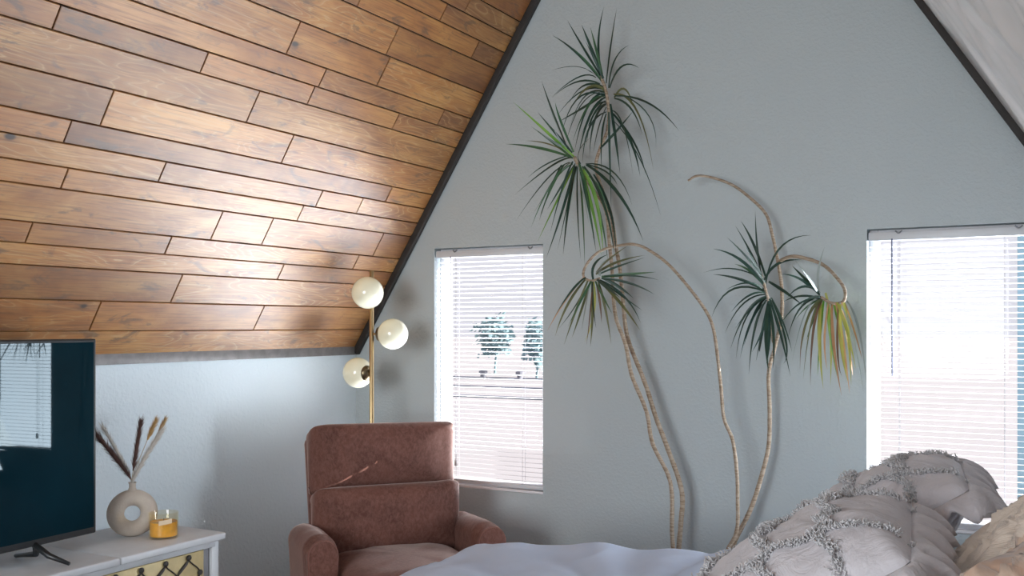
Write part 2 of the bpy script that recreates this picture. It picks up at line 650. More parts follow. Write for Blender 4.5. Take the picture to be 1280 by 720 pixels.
# body: back, ends, bottom, uprights
MB().cbox(-hx + 0.0, hx - 0.03, -hy + 0.03, hy - 0.03, 0.10, 0.13, 0.003).build('bottom', 'dresser_white', sb, 'auto')
MB().cbox(-hx, -hx + 0.012, -hy + 0.03, hy - 0.03, 0.10, DZ - 0.028, 0.002).build('back_panel', 'dresser_white', sb, 'auto')
for s in (-1, 1):
    MB().cbox(-hx, hx - 0.025, s * (hy - 0.03) - 0.012, s * (hy - 0.03) + 0.012, 0.08, DZ - 0.028, 0.003).build('end_panel', 'dresser_white', sb, 'auto')
    MB().cbox(hx - 0.060, hx - 0.020, s * (hy - 0.028) - 0.016, s * (hy - 0.028) + 0.016, 0.0, DZ - 0.028, 0.003).build('leg', 'dresser_white', sb, 'auto')
    MB().cbox(-hx, -hx + 0.04, s * (hy - 0.028) - 0.016, s * (hy - 0.028) + 0.016, 0.0, DZ - 0.028, 0.003).build('leg', 'dresser_white', sb, 'auto')
MB().cbox(hx - 0.055, hx - 0.018, -hy + 0.03, hy - 0.03, DZ - 0.050, DZ - 0.027, 0.003).build('top_rail', 'dresser_white', sb, 'auto')
MB().cbox(hx - 0.055, hx - 0.018, -hy + 0.03, hy - 0.03, 0.10, 0.135, 0.003).build('bottom_rail', 'dresser_white', sb, 'auto')
ysplit = 2.21 - 1.60
for ya, yb in ((-hy, ysplit - 0.0012), (ysplit + 0.0012, hy)):
    MB().cbox(-hx, hx + 0.005, ya, yb, DZ - 0.026, DZ, 0.006, 3).build('top_board', 'dresser_white', sb, 'auto')


def ogee(yc, zc, w, h, n=10):
    """one ogee cell outline in the y-z plane"""
    pts = []
    for k in range(n + 1):
        q = k / n
        pts.append((yc + w * (0.5 - 0.5 * math.cos(math.pi * q)) * 1.0, zc + h * q))
    return pts


dw = 0.46
for k in range(4):
    yc = hy - 0.075 - dw / 2 - k * (dw + 0.045)
    d = MB().cbox(hx - 0.045, hx - 0.030, yc - dw / 2, yc + dw / 2, 0.145, DZ - 0.054, 0.003).build('door', 'door_gold', sb, 'auto')
    fr_ = MB()
    cw, ch = 0.052, 0.062
    z0_, z1_ = 0.165, DZ - 0.068
    nz = int((z1_ - z0_) / ch)
    nyc = int((dw - 0.04) / cw)
    ys = yc - nyc * cw / 2
    xf = hx - 0.0265
    for r in range(nz):
        for q in range(nyc):
            if (r + q) % 2 == 0:
                pts = ogee(ys + q * cw, z1_ - (r + 1) * ch, cw, ch)
            else:
                pts = [(2 * (ys + q * cw) + cw - y_, z_) for y_, z_ in ogee(ys + q * cw, z1_ - (r + 1) * ch, cw, ch)]
            if (r + q) % 2 == 0:
                fr_.tube([(xf, y_, z_) for y_, z_ in pts], [0.0055 if 2 < j < 8 else 0.0035 for j in range(len(pts))], 6)
            else:
                fr_.tube([(xf - 0.001, y_, z_) for y_, z_ in pts], 0.0024, 6)
        for q in range(0, nyc + 1):
            if (r + q) % 2 == 1:
                fr_.lathe([(0.001, -0.002), (0.010, -0.001), (0.010, 0.004), (0.004, 0.006)], 10, (xf, ys + q * cw, z1_ - r * ch), (1, 0, 0))
    fr_.build('fretwork', 'fret_dark', d, True)
    MB().lathe([(0.004, 0), (0.004, 0.012), (0.011, 0.016), (0.011, 0.022), (0.003, 0.026)], 16, (hx - 0.030, yc - dw / 2 + 0.02, 0.40), (1, 0, 0)).build('knob', 'knob_brass', d, 'auto')
    if k < 3:
        MB().cbox(hx - 0.055, hx - 0.020, yc - dw / 2 - 0.040, yc - dw / 2 - 0.006, 0.135, DZ - 0.050, 0.003).build('stile', 'dresser_white', sb, 'auto')
MB().cbox(hx - 0.052, hx - 0.034, hy - 0.074, hy - 0.046, 0.135, DZ - 0.050, 0.002).build('stile', 'dresser_grey', sb, 'auto')

# ------------------------------------------------------------------ television
plain('tv_plastic', (0.012, 0.014, 0.016), 0.35, var=0.2)
t = plain('tv_screen', (0.003, 0.016, 0.024), 0.02, var=0.3, scale=2)
t.set(IOR=1.24)
t.b.inputs['Specular Tint'].default_value = (0.80, 0.95, 1.0, 1)
TX, TYR, TZ0, TZ1 = -2.852, 2.252, 0.732, 1.386
tv = tag(empty('television', (TX + 0.0264, TYR - 0.56, DZ), math.radians(2.7)), 'black flat television standing on the white sideboard', 'television')
z0, z1 = TZ0 - DZ, TZ1 - DZ
MB().cbox(-0.030, 0.0, -0.56, 0.56, z0, z1, 0.006, 3).build('housing', 'tv_plastic', tv, 'auto')
MB().cbox(-0.075, -0.029, -0.40, 0.40, z0 + 0.05, z1 - 0.22, 0.02).build('rear_cover', 'tv_plastic', tv, 'auto')
MB().box(-0.002, 0.0012, -0.548, 0.548, z0 + 0.022, z1 - 0.012).build('screen', 'tv_screen', tv)
for s in (-0.33, 0.33):
    fm = MB()
    for e in (-1, 1):
        fm.tube([(-0.015, s - 0.008 * e, z0 + 0.012), (0.010 + e * 0.030, s + 0.012, 0.028), (-0.015 + e * 0.125, s + 0.03, 0.0065)], [0.011, 0.010, 0.006], 8)
    fm.build('stand_foot', 'tv_plastic', tv, True)

# ------------------------------------------------------------------ vase with dried grass
t = plain('vase_clay', (0.50, 0.44, 0.38), 0.85, var=0.06, scale=30, bump=0.35, bscale=220)
plain('stalk', (0.48, 0.38, 0.24), 0.8)
plain('plume_dark', (0.115, 0.060, 0.050), 0.95, var=0.3, scale=60)
plain('plume_pale', (0.60, 0.57, 0.52), 0.95, var=0.1, scale=60)
plain('plume_tan', (0.46, 0.29, 0.12), 0.95, var=0.2, scale=60)
VX = -2.92
d = ray(165.5, 640)
tt = VX / d.x
VB = Vector((VX, d.y * tt, DZ))
vs_ = tt / F                       # metres for a pixel at the vase
face = Vector((0.80, -0.60, 0)).normalized()      # the ring faces this way
side = Vector((-face.y, face.x, 0))
R0, R1 = 0.057, 0.0295            # ring radius, section half width
zc = 0.083
vase = tag(empty('donut_vase', VB), 'beige ring shaped ceramic vase holding dried grasses', 'vase')
m = MB()
NU, NV = 48, 16
vs, fs = [], []
for i in range(NU):
    u = 2 * math.pi * i / NU
    for j in range(NV):
        v = 2 * math.pi * j / NV
        rr = R0 + R1 * math.cos(v)
        p = side * (rr * math.sin(u)) + face * (R1 * 0.92 * math.sin(v))
        z = zc + rr * math.cos(u) * 0.98
        vs.append(Vector((p.x, p.y, max(0.0, z))))
for i in range(NU):
    for j in range(NV):
        i2, j2 = (i + 1) % NU, (j + 1) % NV
        fs.append((i * NV + j, i2 * NV + j, i2 * NV + j2, i * NV + j2))
m.add(vs, fs)
m.build('ring_body', 'vase_clay', vase, True)
MB().lathe([(0.024, -0.020), (0.016, -0.004), (0.0115, 0.010), (0.0115, 0.022), (0.0145, 0.028), (0.0125, 0.028), (0.009, 0.020), (0.009, 0.0)], 24, (0, 0, zc + R0 + R1 - 0.004)).build('neck', 'vase_clay', vase, True)
ztop = zc + R0 + R1 + 0.02


def grass(tip_px, kind, nm, lab, L0, rad, fringe):
    dd = ray(*tip_px)
    k_ = VX / dd.x
    tip = Vector((VX + random.uniform(-0.02, 0.03), dd.y * k_, EYE + dd.z * k_)) - Vector((0, 0, 0))
    base = VB + Vector((0, 0, 0.11))
    mid = VB + Vector((random.uniform(-.003, .003), random.uniform(-.003, .003), ztop + 0.004))
    path = spline([base, mid, mid.lerp(tip, 0.5) + Vector((0, 0, 0.008)), tip], 8)
    r = tag(empty(nm, VB + Vector((0, 0, 0.11))), lab, 'dried grass', 'dried grasses in the ring vase')
    off = -r.location
    path = [p + off for p in path]
    MB().tube(path, [0.0011] * len(path), 6).build('stalk', 'stalk', r)
    # seed head: a tapering core wrapped in short bristles
    n0 = int(len(path) * (1 - L0))
    pts = path[n0:]
    q = len(pts)
    h = MB().tube(pts, [rad * (0.35 + 0.9 * math.sin(math.pi * min(1, (i + 1) / q * 0.93))) * 0.26 for i in range(q)], 8)
    rg = random.Random(int(tip_px[0] * 7))
    for b in range(fringe):
        f_ = rg.random() * (q - 1.01)
        i = int(f_)
        p = pts[i].lerp(pts[i + 1], f_ - i)
        tg = (pts[i + 1] - pts[i]).normalized()
        a = tg.orthogonal().normalized()
        a.rotate(Matrix.Rotation(rg.uniform(0, 6.28), 3, tg))
        e = p + a * rad * rg.uniform(0.5, 1.1) + tg * rad * rg.uniform(1.2, 2.4)
        s_ = tg.cross(a) * 0.0014
        h.add([p - s_, p + s_, e], [(0, 1, 2)])
    h.build('seed_head', kind, r)


grass((121, 543), 'plume_dark', 'dried_grass', 'dark brown plume leaning over towards the television', 0.62, 0.021, 700)
grass((134, 537), 'plume_pale', 'dried_grass', 'pale feathery plume leaning behind the dark one', 0.55, 0.015, 400)
grass((180, 530), 'plume_dark', 'dried_grass', 'dark brown plume standing upright in the ring vase', 0.55, 0.017, 600)
grass((193, 529), 'plume_tan', 'dried_grass', 'bunny tail grass with a small tan head', 0.22, 0.015, 360)
grass((201, 540), 'plume_pale', 'dried_grass', 'pale feathery plume leaning away from the television', 0.70, 0.018, 650)
grass((208, 526), 'plume_tan', 'dried_grass', 'tallest grass stem with a small rusty brown tip', 0.14, 0.012, 240)

# ------------------------------------------------------------------ candle
t = plain('amber_wax', (0.85, 0.42, 0.04), 0.35, var=0.25, scale=25)
t.set(Subsurface_Weight=0.0, Coat_Weight=0.8, Coat_Roughness=0.05)
t = NT('candle_glass')
tr = t.n('ShaderNodeBsdfTransparent')
tr.inputs[0].default_value = (1.0, 0.975, 0.90, 1)
gl = t.n('ShaderNodeBsdfGlossy')
gl.inputs['Roughness'].default_value = 0.03
mx = t.n('ShaderNodeMixShader')
mx.inputs[0].default_value = 0.06
t.l(tr.outputs[0], mx.inputs[1])
t.l(gl.outputs[0], mx.inputs[2])
t.l(mx.outputs[0], t.out.inputs['Surface'])
plain('wick', (0.05, 0.04, 0.03), 0.9)
plain('label_paper', (0.72, 0.58, 0.40), 0.6, var=0.05)
CX = -2.805
d = ray(204.5, 668)
tt = CX / d.x
cr = 0.0510
cd = tag(empty('candle', (CX, d.y * tt, DZ)), 'amber candle in a clear glass tumbler beside the ring vase', 'candle')
MB().lathe([(cr - 0.004, 0.0), (cr, 0.004), (cr, 0.090), (cr - 0.0025, 0.091), (cr - 0.0035, 0.088), (cr - 0.0035, 0.008), (0.002, 0.0075)], 40).build('tumbler', 'candle_glass', cd, 'auto')
MB().lathe([(cr - 0.006, 0.0085), (cr - 0.0045, 0.012), (cr - 0.0045, 0.058), (cr - 0.010, 0.056), (0.002, 0.055)], 36).build('wax', 'amber_wax', cd, 'auto')
MB().tube([(0, 0, 0.05), (0.001, 0, 0.068)], 0.0012, 6).build('wick', 'wick', cd)
lb = MB()
ang0 = math.atan2(-0.60, 0.80)
lb.grid(lambda u, v: Vector(((cr + 0.0006) * math.cos(ang0 + (u - 0.45) * 0.9), (cr + 0.0006) * math.sin(ang0 + (u - 0.45) * 0.9), 0.052 + 0.016 * v + 0.006 * u)), 10, 2)
lb.build('paper_label', 'label_paper', cd, True)

# ------------------------------------------------------------------ recliner
t = NT('recliner_velour').set(Roughness=0.85)
v = t.coords()
big = t.noise(v, 7, 4, 0.6, 0.8)
nap = t.noise(t.coords((1, 1, 0.7)), 75, 5, 0.7, 0.5)
c = t.ramp(big, [(0.28, (0.090, 0.031, 0.022)), (0.72, (0.160, 0.062, 0.044))])
c = t.mix(t.ramp(nap, [(0.40, 0.0), (0.66, 0.55)]), c, (0.235, 0.115, 0.090))
t.color(c)
t.set(Sheen_Weight=0.6, Sheen_Roughness=0.3)
t.b.inputs['Sheen Tint'].default_value = (1.0, 0.82, 0.76, 1)
t.bump(t.math('ADD', t.math('MULTIPLY', nap, 0.5), t.math('MULTIPLY', t.noise(v, 300, 2), 0.3)), 0.18, 0.004)
plain('recliner_piping', (0.21, 0.09, 0.07), 0.8)
plain('foot_black', (0.02, 0.018, 0.016), 0.5)

RZ = math.radians(51)
rec = tag(empty('recliner', (-2.27, 3.215, 0), RZ), 'rust brown velour recliner armchair in the corner', 'armchair')


def wr(p, amp, sc, seed):
    q = Vector(p) * sc + Vector((seed, seed * 1.7, 0))
    return amp * (noise.noise(q) + 0.5 * noise.noise(q * 2.1))


TILT = math.radians(17)
RB = Matrix.Rotation(-TILT, 3, 'X')      # leans the top towards +y


def back_pt(x, y, h_):
    """point of the back rest: y outward (front is negative), h_ up along the back from the seat"""
    return Vector((x, 0.235, 0.46)) + RB @ Vector((0, y, h_))


def bcush(c_h, half, seed, wide=0.0):
    def disp(p):
        q = p.copy()
        k_ = 1 - (p.x / half[0]) ** 2
        # pull in at the end seams, puff out in the middle
        q.y *= 0.86 + 0.14 * max(0, k_)
        q.y -= 0.052 * (p.z / half[2]) * (1 if p.y < 0 else 0)
        ed = max(0.0, abs(p.x) / half[0] - 0.72) / 0.28
        q.y += wr((p.x * 1.0, p.y, p.z), 0.010, 9, seed)
        q.y += 0.010 * ed * math.sin(p.z * 62 + p.x * 40 + 3 * noise.noise(Vector((p.z * 12, p.x * 9, seed))))
        q.z += wr((p.x, p.z, p.y), 0.006, 7, seed + 5)
        return q
    m = MB().soft((0, 0, 0), half, 0.80, 0.14, 96, 30, disp)
    m.v = [back_pt(p.x, p.y - 0.02, c_h + p.z) for p in m.v]
    return m


shell = MB().cbox(-0.312, 0.312, 0.0, 0.085, -0.10, 0.535, 0.028, 4)
shell.v = [back_pt(p.x, p.y, p.z) for p in shell.v]
shell.build('back_shell', 'recliner_velour', rec, 'auto')
bcush(0.150, (0.312, 0.135, 0.150), 3).build('lumbar_cushion', 'recliner_velour', rec, True)
bcush(0.415, (0.314, 0.140, 0.142), 11).build('head_cushion', 'recliner_velour', rec, True)


def sdisp(p):
    q = p.copy()
    q.z += 0.018 * (1 - (p.x / 0.28) ** 2) * (1 if p.z > 0 else 0) + wr(p, 0.006, 8, 2)
    return q


RX90 = Matrix.Rotation(math.pi / 2, 3, 'X')
m = MB().soft((0, 0, 0), (0.272, 0.085, 0.315), 0.45, 0.32, 56, 22, None)
m.v = [sdisp(Vector((p.x, p.z, p.y))) + Vector((0, -0.035, 0.435)) for p in m.v]
m.build('seat_cushion', 'recliner_velour', rec, True)
MB().cbox(-0.270, 0.270, -0.28, 0.26, 0.07, 0.37, 0.025, 3).build('base', 'recliner_velour', rec, 'auto')
MB().cbox(-0.262, 0.262, -0.335, -0.275, 0.10, 0.36, 0.025, 3).build('footrest_panel', 'recliner_velour', rec, 'auto')
for s in (-1, 1):
    # padded arm: rounded top section swept front to back
    sec = []
    w_, ztop_, zbot = 0.062, 0.640, 0.09
    for k in range(13):
        an = math.pi * k / 12
        sec.append((w_ * math.cos(an) * 1.04, ztop_ - w_ + w_ * math.sin(an)))
    sec += [(-w_ * 0.92, 0.45), (-w_ * 0.92, zbot), (w_ * 0.92, zbot), (w_ * 0.92, 0.45)]
    m = MB()
    ny = 16
    ya, yb = -0.085, 0.33
    vs, fs = [], []
    ns = len(sec)
    for j in range(ny + 1):
        q = j / ny
        y = ya + (yb - ya) * q
        e_ = 1.0 if 0.08 < q < 0.95 else 0.90
        for x, z in sec:
            vs.append((s * 0.337 + x * e_, y, (z - 0.36) * (0.5 + 0.5 * e_) + 0.36 + wr((x, y, z), 0.005, 10, s * 4) - 0.02 * q * q))
    for j in range(ny):
        for k in range(ns):
            k2 = (k + 1) % ns
            fs.append((j * ns + k, j * ns + k2, (j + 1) * ns + k2, (j + 1) * ns + k))
    fs += [tuple(range(ns)), tuple(ny * ns + k for k in range(ns))]
    m.add(vs, fs)
    arm = m.build('armrest', 'recliner_velour', rec, 'auto')
    # upholstered front face with piping round it
    fpl = [(x * 0.84, (z - 0.36) * 0.955 + 0.36) for x, z in sec]
    fm = MB()
    n_ = len(fpl)
    fm.add([(s * 0.337 + x, ya - 0.010, z) for x, z in fpl] + [(s * 0.337 + x * 1.06, ya + 0.01, z) for x, z in fpl],
           [tuple(range(n_))] + [(k, (k + 1) % n_, n_ + (k + 1) % n_, n_ + k) for k in range(n_)])
    fm.build('arm_front', 'recliner_velour', arm)
    loop = [Vector((s * 0.337 + x * 1.02, ya - 0.004, z)) for x, z in fpl]
    MB().tube(loop + [loop[0]], 0.004, 6, False).build('piping', 'recliner_piping', arm, True)
    for y in (-0.22, 0.24):
        MB().lathe([(0.022, 0), (0.028, 0.07), (0.028, 0.09)], 16, (s * 0.22, y, 0)).build('foot', 'foot_black', rec, 'auto')

# ------------------------------------------------------------------ floor lamp
t = plain('lamp_brass', (0.50, 0.37, 0.20), 0.28, metal=1.0, var=0.05)
plain('lamp_cup', (0.20, 0.16, 0.10), 0.35, metal=1.0, var=0.05)
t = NT('globe_glass').set(Roughness=0.12)
t.b.inputs['Base Color'].default_value = (0.72, 0.72, 0.62, 1)
t.b.inputs['Emission Color'].default_value = (1.0, 0.88, 0.48, 1)
t.b.inputs['Emission Strength'].default_value = 0.20
t.set(Coat_Weight=0.6, Coat_Roughness=0.06)
LT = 4.55


def atd(px, py, depth):
    d = ray(px, py)
    return Vector((d.x * depth, d.y * depth, EYE + d.z * depth))


LP = atd(464.5, 500, LT)
lamp = tag(empty('floor_lamp', (LP.x, LP.y, 0)), 'brass floor lamp with three frosted globes behind the recliner', 'lamp')
o0 = Vector((LP.x, LP.y, 0))
ztop = atd(465, 338, LT).z
MB().lathe([(0.125, 0), (0.128, 0.006), (0.126, 0.016), (0.03, 0.022), (0.012, 0.03)], 48).build('base', 'lamp_brass', lamp, 'auto')
MB().lathe([(0.0105, 0.02), (0.0105, ztop - 0.004), (0.008, ztop), (0.002, ztop + 0.001)], 20).build('pole', 'lamp_brass', lamp, 'auto')
for (px, py, dep, rpx) in ((459.5, 366, LT - 0.075, 20.0), (491, 417.5, LT - 0.02, 19.3), (447.5, 466, LT + 0.06, 19.0)):
    c_ = atd(px, py, dep) - o0
    r_ = rpx / F * dep
    ax = Vector((c_.x, c_.y, 0))
    if ax.length < 0.085:
        ax = ax.normalized()
    dr = Vector((c_.x, c_.y, 0)).normalized()
    g = MB()
    prof = [(max(0.001, r_ * math.sin(math.pi * k / 24)), -r_ * math.cos(math.pi * k / 24)) for k in range(25)]
    g.lathe(prof, 40, c_)
    go = g.build('globe', 'globe_glass', lamp, True)
    st = Vector((0, 0, c_.z))
    ed = c_ - dr * (r_ - 0.004)
    if (ed - st).dot(dr) < 0.004:
        ed = st + dr * 0.004
    MB().tube([st, ed], 0.006, 10).build('arm', 'lamp_brass', go, True)
    MB().lathe([(0.008, -0.022), (0.030, -0.012), (0.036, 0.0), (0.036, 0.010), (0.030, 0.010)], 24, ed + dr * 0.006, dr).build('cup', 'lamp_cup', go, 'auto')
    pl = bpy.data.lights.new('globe_bulb', 'POINT')
    pl.energy = 2.2
    pl.color = (1.0, 0.74, 0.20)
    pl.shadow_soft_size = r_ * 1.02
    po = bpy.data.objects.new('globe_bulb', pl)
    po.location = c_
    link(po, lamp)

# ------------------------------------------------------------------ dracaena
def leafmat(name, c0, c1, tip=None):
    t = NT(name).set(Roughness=0.42)
    v = t.coords()
    f = t.noise(v, 14, 3)
    t.color(t.ramp(f, [(0.3, c0), (0.7, c1)]))
    return t


leafmat('leaf_dark', (0.012, 0.040, 0.030), (0.028, 0.075, 0.052))
leafmat('leaf_green', (0.025, 0.085, 0.038), (0.060, 0.155, 0.065))
leafmat('leaf_bright', (0.10, 0.26, 0.03), (0.20, 0.36, 0.06))
leafmat('leaf_yellow', (0.34, 0.36, 0.06), (0.48, 0.46, 0.12))
leafmat('leaf_olive', (0.075, 0.095, 0.035), (0.16, 0.16, 0.065))
leafmat('leaf_tan', (0.42, 0.22, 0.10), (0.55, 0.34, 0.20))
leafmat('leaf_pale', (0.24, 0.30, 0.29), (0.34, 0.39, 0.37))
leafmat('leaf_dry', (0.10, 0.055, 0.035), (0.18, 0.10, 0.06))
t = NT('dracaena_bark').set(Roughness=0.75)
v = t.coords()
mp = t.coords((1, 1, 1))
sep = t.noise(t.coords((30, 30, 160)), 1.0, 3)
t.color(t.ramp(sep, [(0.35, (0.24, 0.17, 0.11)), (0.6, (0.42, 0.34, 0.26))]))
t.bump(sep, 0.5, 0.003)
plain('pot_clay', (0.33, 0.34, 0.35), 0.6)
plain('soil', (0.03, 0.02, 0.014), 0.95, bump=0.8)

PY = 3.80
pc = at(866, 780, PY)
plant = tag(empty('dracaena_plant', (pc.x, PY, 0)), 'tall spindly dragon tree with bare stems and spiky leaf crowns by the wall', 'plant')
po_ = Vector((pc.x, PY, 0))
pot = MB().lathe([(0.105, 0.0), (0.110, 0.01), (0.145, 0.27), (0.152, 0.275), (0.152, 0.30), (0.140, 0.30), (0.136, 0.25), (0.002, 0.249)], 36).build('pot', 'pot_clay', plant, 'auto')
MB().lathe([(0.136, 0.25), (0.10, 0.262), (0.04, 0.268), (0.002, 0.27)], 28).build('soil', 'soil', pot, True)


def stem(pts, r0, r1, bend=0.0):
    n = len(pts)
    P = []
    for i, p in enumerate(pts):
        Y = p[2] if len(p) > 2 else PY
        P.append(at(p[0], p[1], Y) - po_)
    S = spline(P, 7)
    k = len(S)
    rad = [(r0 + (r1 - r0) * i / (k - 1)) * (1 + 0.05 * math.sin(i * 2.2)) for i in range(k)]
    return MB().tube(S, rad, 8).build('stem', 'dracaena_bark', plant, True)


sA = stem([(846, 775), (843, 720), (842, 693), (840, 665), (838, 603), (816, 555), (808, 514), (790, 470), (782, 431), (771, 401), (767, 375), (765, 337), (762, 307), (757, 262), (740, 235), (727, 214, 3.77), (718, 196, 3.75)], 0.0095, 0.0075)
sB = stem([(850, 775, 3.83), (849, 720, 3.83), (848, 693, 3.84), (851, 655, 3.85), (852, 613, 3.86), (834, 559, 3.86), (820, 522, 3.86), (806, 478, 3.86), (788, 433, 3.86), (782, 409, 3.86), (779, 379, 3.86), (775, 337, 3.86), (770, 309, 3.86), (764, 270, 3.85), (752, 235, 3.84), (745, 208, 3.84), (750, 186, 3.83), (759, 164, 3.82), (761, 140, 3.82), (757, 112, 3.81), (751, 95, 3.81)], 0.0115, 0.0065)
sC = stem([(880, 775, 3.76), (890, 728, 3.76), (909, 688, 3.77), (921, 663, 3.78), (922, 623, 3.79), (921, 591, 3.79), (916, 551, 3.79), (905, 523, 3.79), (901, 482, 3.79), (895, 430, 3.79), (890, 405, 3.78), (880, 385, 3.78), (860, 358, 3.76), (835, 330, 3.75), (810, 312, 3.74), (795, 306, 3.73), (780, 306, 3.72), (752, 313, 3.70), (735, 328, 3.69), (729, 344, 3.68), (738, 351, 3.67), (750, 348, 3.67)], 0.0080, 0.0050)
sD = stem([(886, 775, 3.82), (897, 725, 3.83), (914, 688, 3.85), (921, 671, 3.86), (939, 635, 3.88), (953, 591, 3.89), (961, 555, 3.90), (962, 510, 3.90), (961, 466, 3.90), (969, 433, 3.90), (977, 396, 3.90), (977, 358, 3.90), (972, 325, 3.90), (965, 292, 3.90), (957, 267, 3.90), (936, 246, 3.90), (915, 231, 3.89), (890, 222, 3.88), (871, 220, 3.87), (860, 226, 3.86)], 0.0105, 0.0045)
sE = stem([(972, 328, 3.90), (984, 322, 3.87), (998, 321, 3.85), (1027, 330, 3.83), (1046, 347, 3.81), (1056, 363, 3.80), (1054, 377, 3.79), (1040, 379, 3.78), (1026, 371, 3.77)], 0.0075, 0.0055)
sF = stem([(967, 428, 3.90), (964, 408, 3.87), (962, 385, 3.84), (957, 362, 3.82), (951, 342, 3.81)], 0.0070, 0.0055)

rl = random.Random(5)


def leaf(parent, a, c_, b, mat='leaf_dark', w=1.0, Y0=3.80, dz=None):
    dY = dz if dz is not None else rl.uniform(-0.20, 0.10)
    y1 = min(Y0 + dY, 3.965)
    ym = min(Y0 + dY * 0.55, 3.965)
    p0, p1, p2 = at(a[0], a[1], Y0) - po_, at(c_[0], c_[1], ym) - po_, at(b[0], b[1], y1) - po_
    W = 0.0066 * w
    n = 9
    roll = rl.uniform(-0.7, 0.7)
    m = MB()
    vs, fs = [], []
    # control point so that the curve passes near the given middle point
    ctl = p1 * 2 - (p0 + p2) * 0.5
    ctl = ctl.lerp(p1, 0.35)
    for i in range(n + 1):
        q = i / n
        p = p0 * (1 - q) ** 2 + ctl * 2 * q * (1 - q) + p2 * q * q
        tg = ((ctl - p0) * (1 - q) + (p2 - ctl) * q).normalized()
        sd = tg.cross(Vector((math.sin(roll), -1, 0.25)))
        sd = sd.normalized() if sd.length > 0.05 else Vector((1, 0, 0))
        nr = sd.cross(tg)
        prof = (0.55 + 0.9 * q) if q < 0.35 else max(0.02, 0.865 * (1 - ((q - 0.35) / 0.65) ** 1.6) + 0.0)
        ww = W * min(1.0, prof)
        vs += [p - sd * ww + nr * ww * 0.35, p, p + sd * ww + nr * ww * 0.35]
    for i in range(n):
        k = i * 3
        fs += [(k, k + 1, k + 4, k + 3), (k + 1, k + 2, k + 5, k + 4)]
    m.add(vs, fs)
    m.build('leaf', mat, parent, True)


G, D_, B_, Yw, Ol, Tn, Pa, Dr = 'leaf_green', 'leaf_dark', 'leaf_bright', 'leaf_yellow', 'leaf_olive', 'leaf_tan', 'leaf_pale', 'leaf_dry'
TOP = [((755, 105), (722, 66), (690, 44), D_, 1.0), ((754, 100), (729, 60), (709, 25), D_, .9), ((754, 98), (738, 58), (727, 31), D_, 1.2), ((753, 92), (745, 58), (738, 34), G, 1.4),
       ((752, 95), (747, 52), (755, 8), D_, .9), ((758, 104), (764, 55), (771, 10), D_, 1.0), ((761, 110), (768, 73), (787, 56), D_, .9), ((762, 110), (777, 80), (799, 85), D_, .9),
       ((748, 97), (724, 82), (690, 88), D_, .7), ((745, 97), (724, 94), (690, 121), D_, .6), ((750, 105), (722, 100), (690, 122), D_, .8), ((757, 110), (730, 104), (711, 130), D_, .9),
       ((767, 118), (797, 132), (817, 213), Ol, .9), ((768, 120), (812, 127), (849, 164), D_, .9), ((768, 123), (790, 134), (803, 169), D_, .8), ((770, 116), (812, 140), (820, 185), D_, .5),
       ((766, 142), (789, 175), (800, 220), D_, 1.1), ((768, 144), (795, 180), (807, 218), D_, .8), ((763, 130), (769, 170), (775, 217), D_, 1.1), ((761, 140), (762, 190), (764, 262), D_, .9),
       ((756, 118), (731, 134), (697, 153), D_, 1.3), ((756, 112), (727, 112), (697, 144), D_, 1.0), ((757, 116), (728, 125), (707, 180), D_, 1.1), ((757, 118), (735, 128), (718, 190), D_, 1.0),
       ((757, 122), (738, 140), (723, 194), D_, 1.1), ((757, 126), (740, 145), (733, 182), D_, 1.0), ((758, 130), (742, 150), (737, 196), D_, 1.1), ((757, 120), (722, 118), (702, 168), D_, .8),
       ((758, 134), (748, 160), (742, 190), D_, .9), ((756, 115), (730, 118), (712, 160), D_, .9), ((758, 128), (742, 134), (726, 172), D_, .8), ((757, 122), (737, 126), (716, 176), G, .8),
       ((757, 114), (738, 106), (718, 128), Ol, 1.3), ((765, 138), (780, 155), (791, 218), D_, .6), ((754, 100), (742, 72), (732, 52), D_, .8), ((752, 100), (734, 78), (716, 60), G, 1.0),
       ((758, 140), (735, 158), (728, 205), D_, .8), ((758, 142), (752, 170), (752, 215), D_, .9), ((750, 186), (770, 165), (792, 138), D_, 1.0), ((757, 130), (745, 138), (734, 160), D_, .9),
       ((768, 122), (781, 108), (792, 134), Ol, .9), ((766, 150), (800, 195), (826, 270), D_, .45)]
for a, c_, b, mt, w in TOP:
    leaf(sB, a, c_, b, mt, w, 3.81)
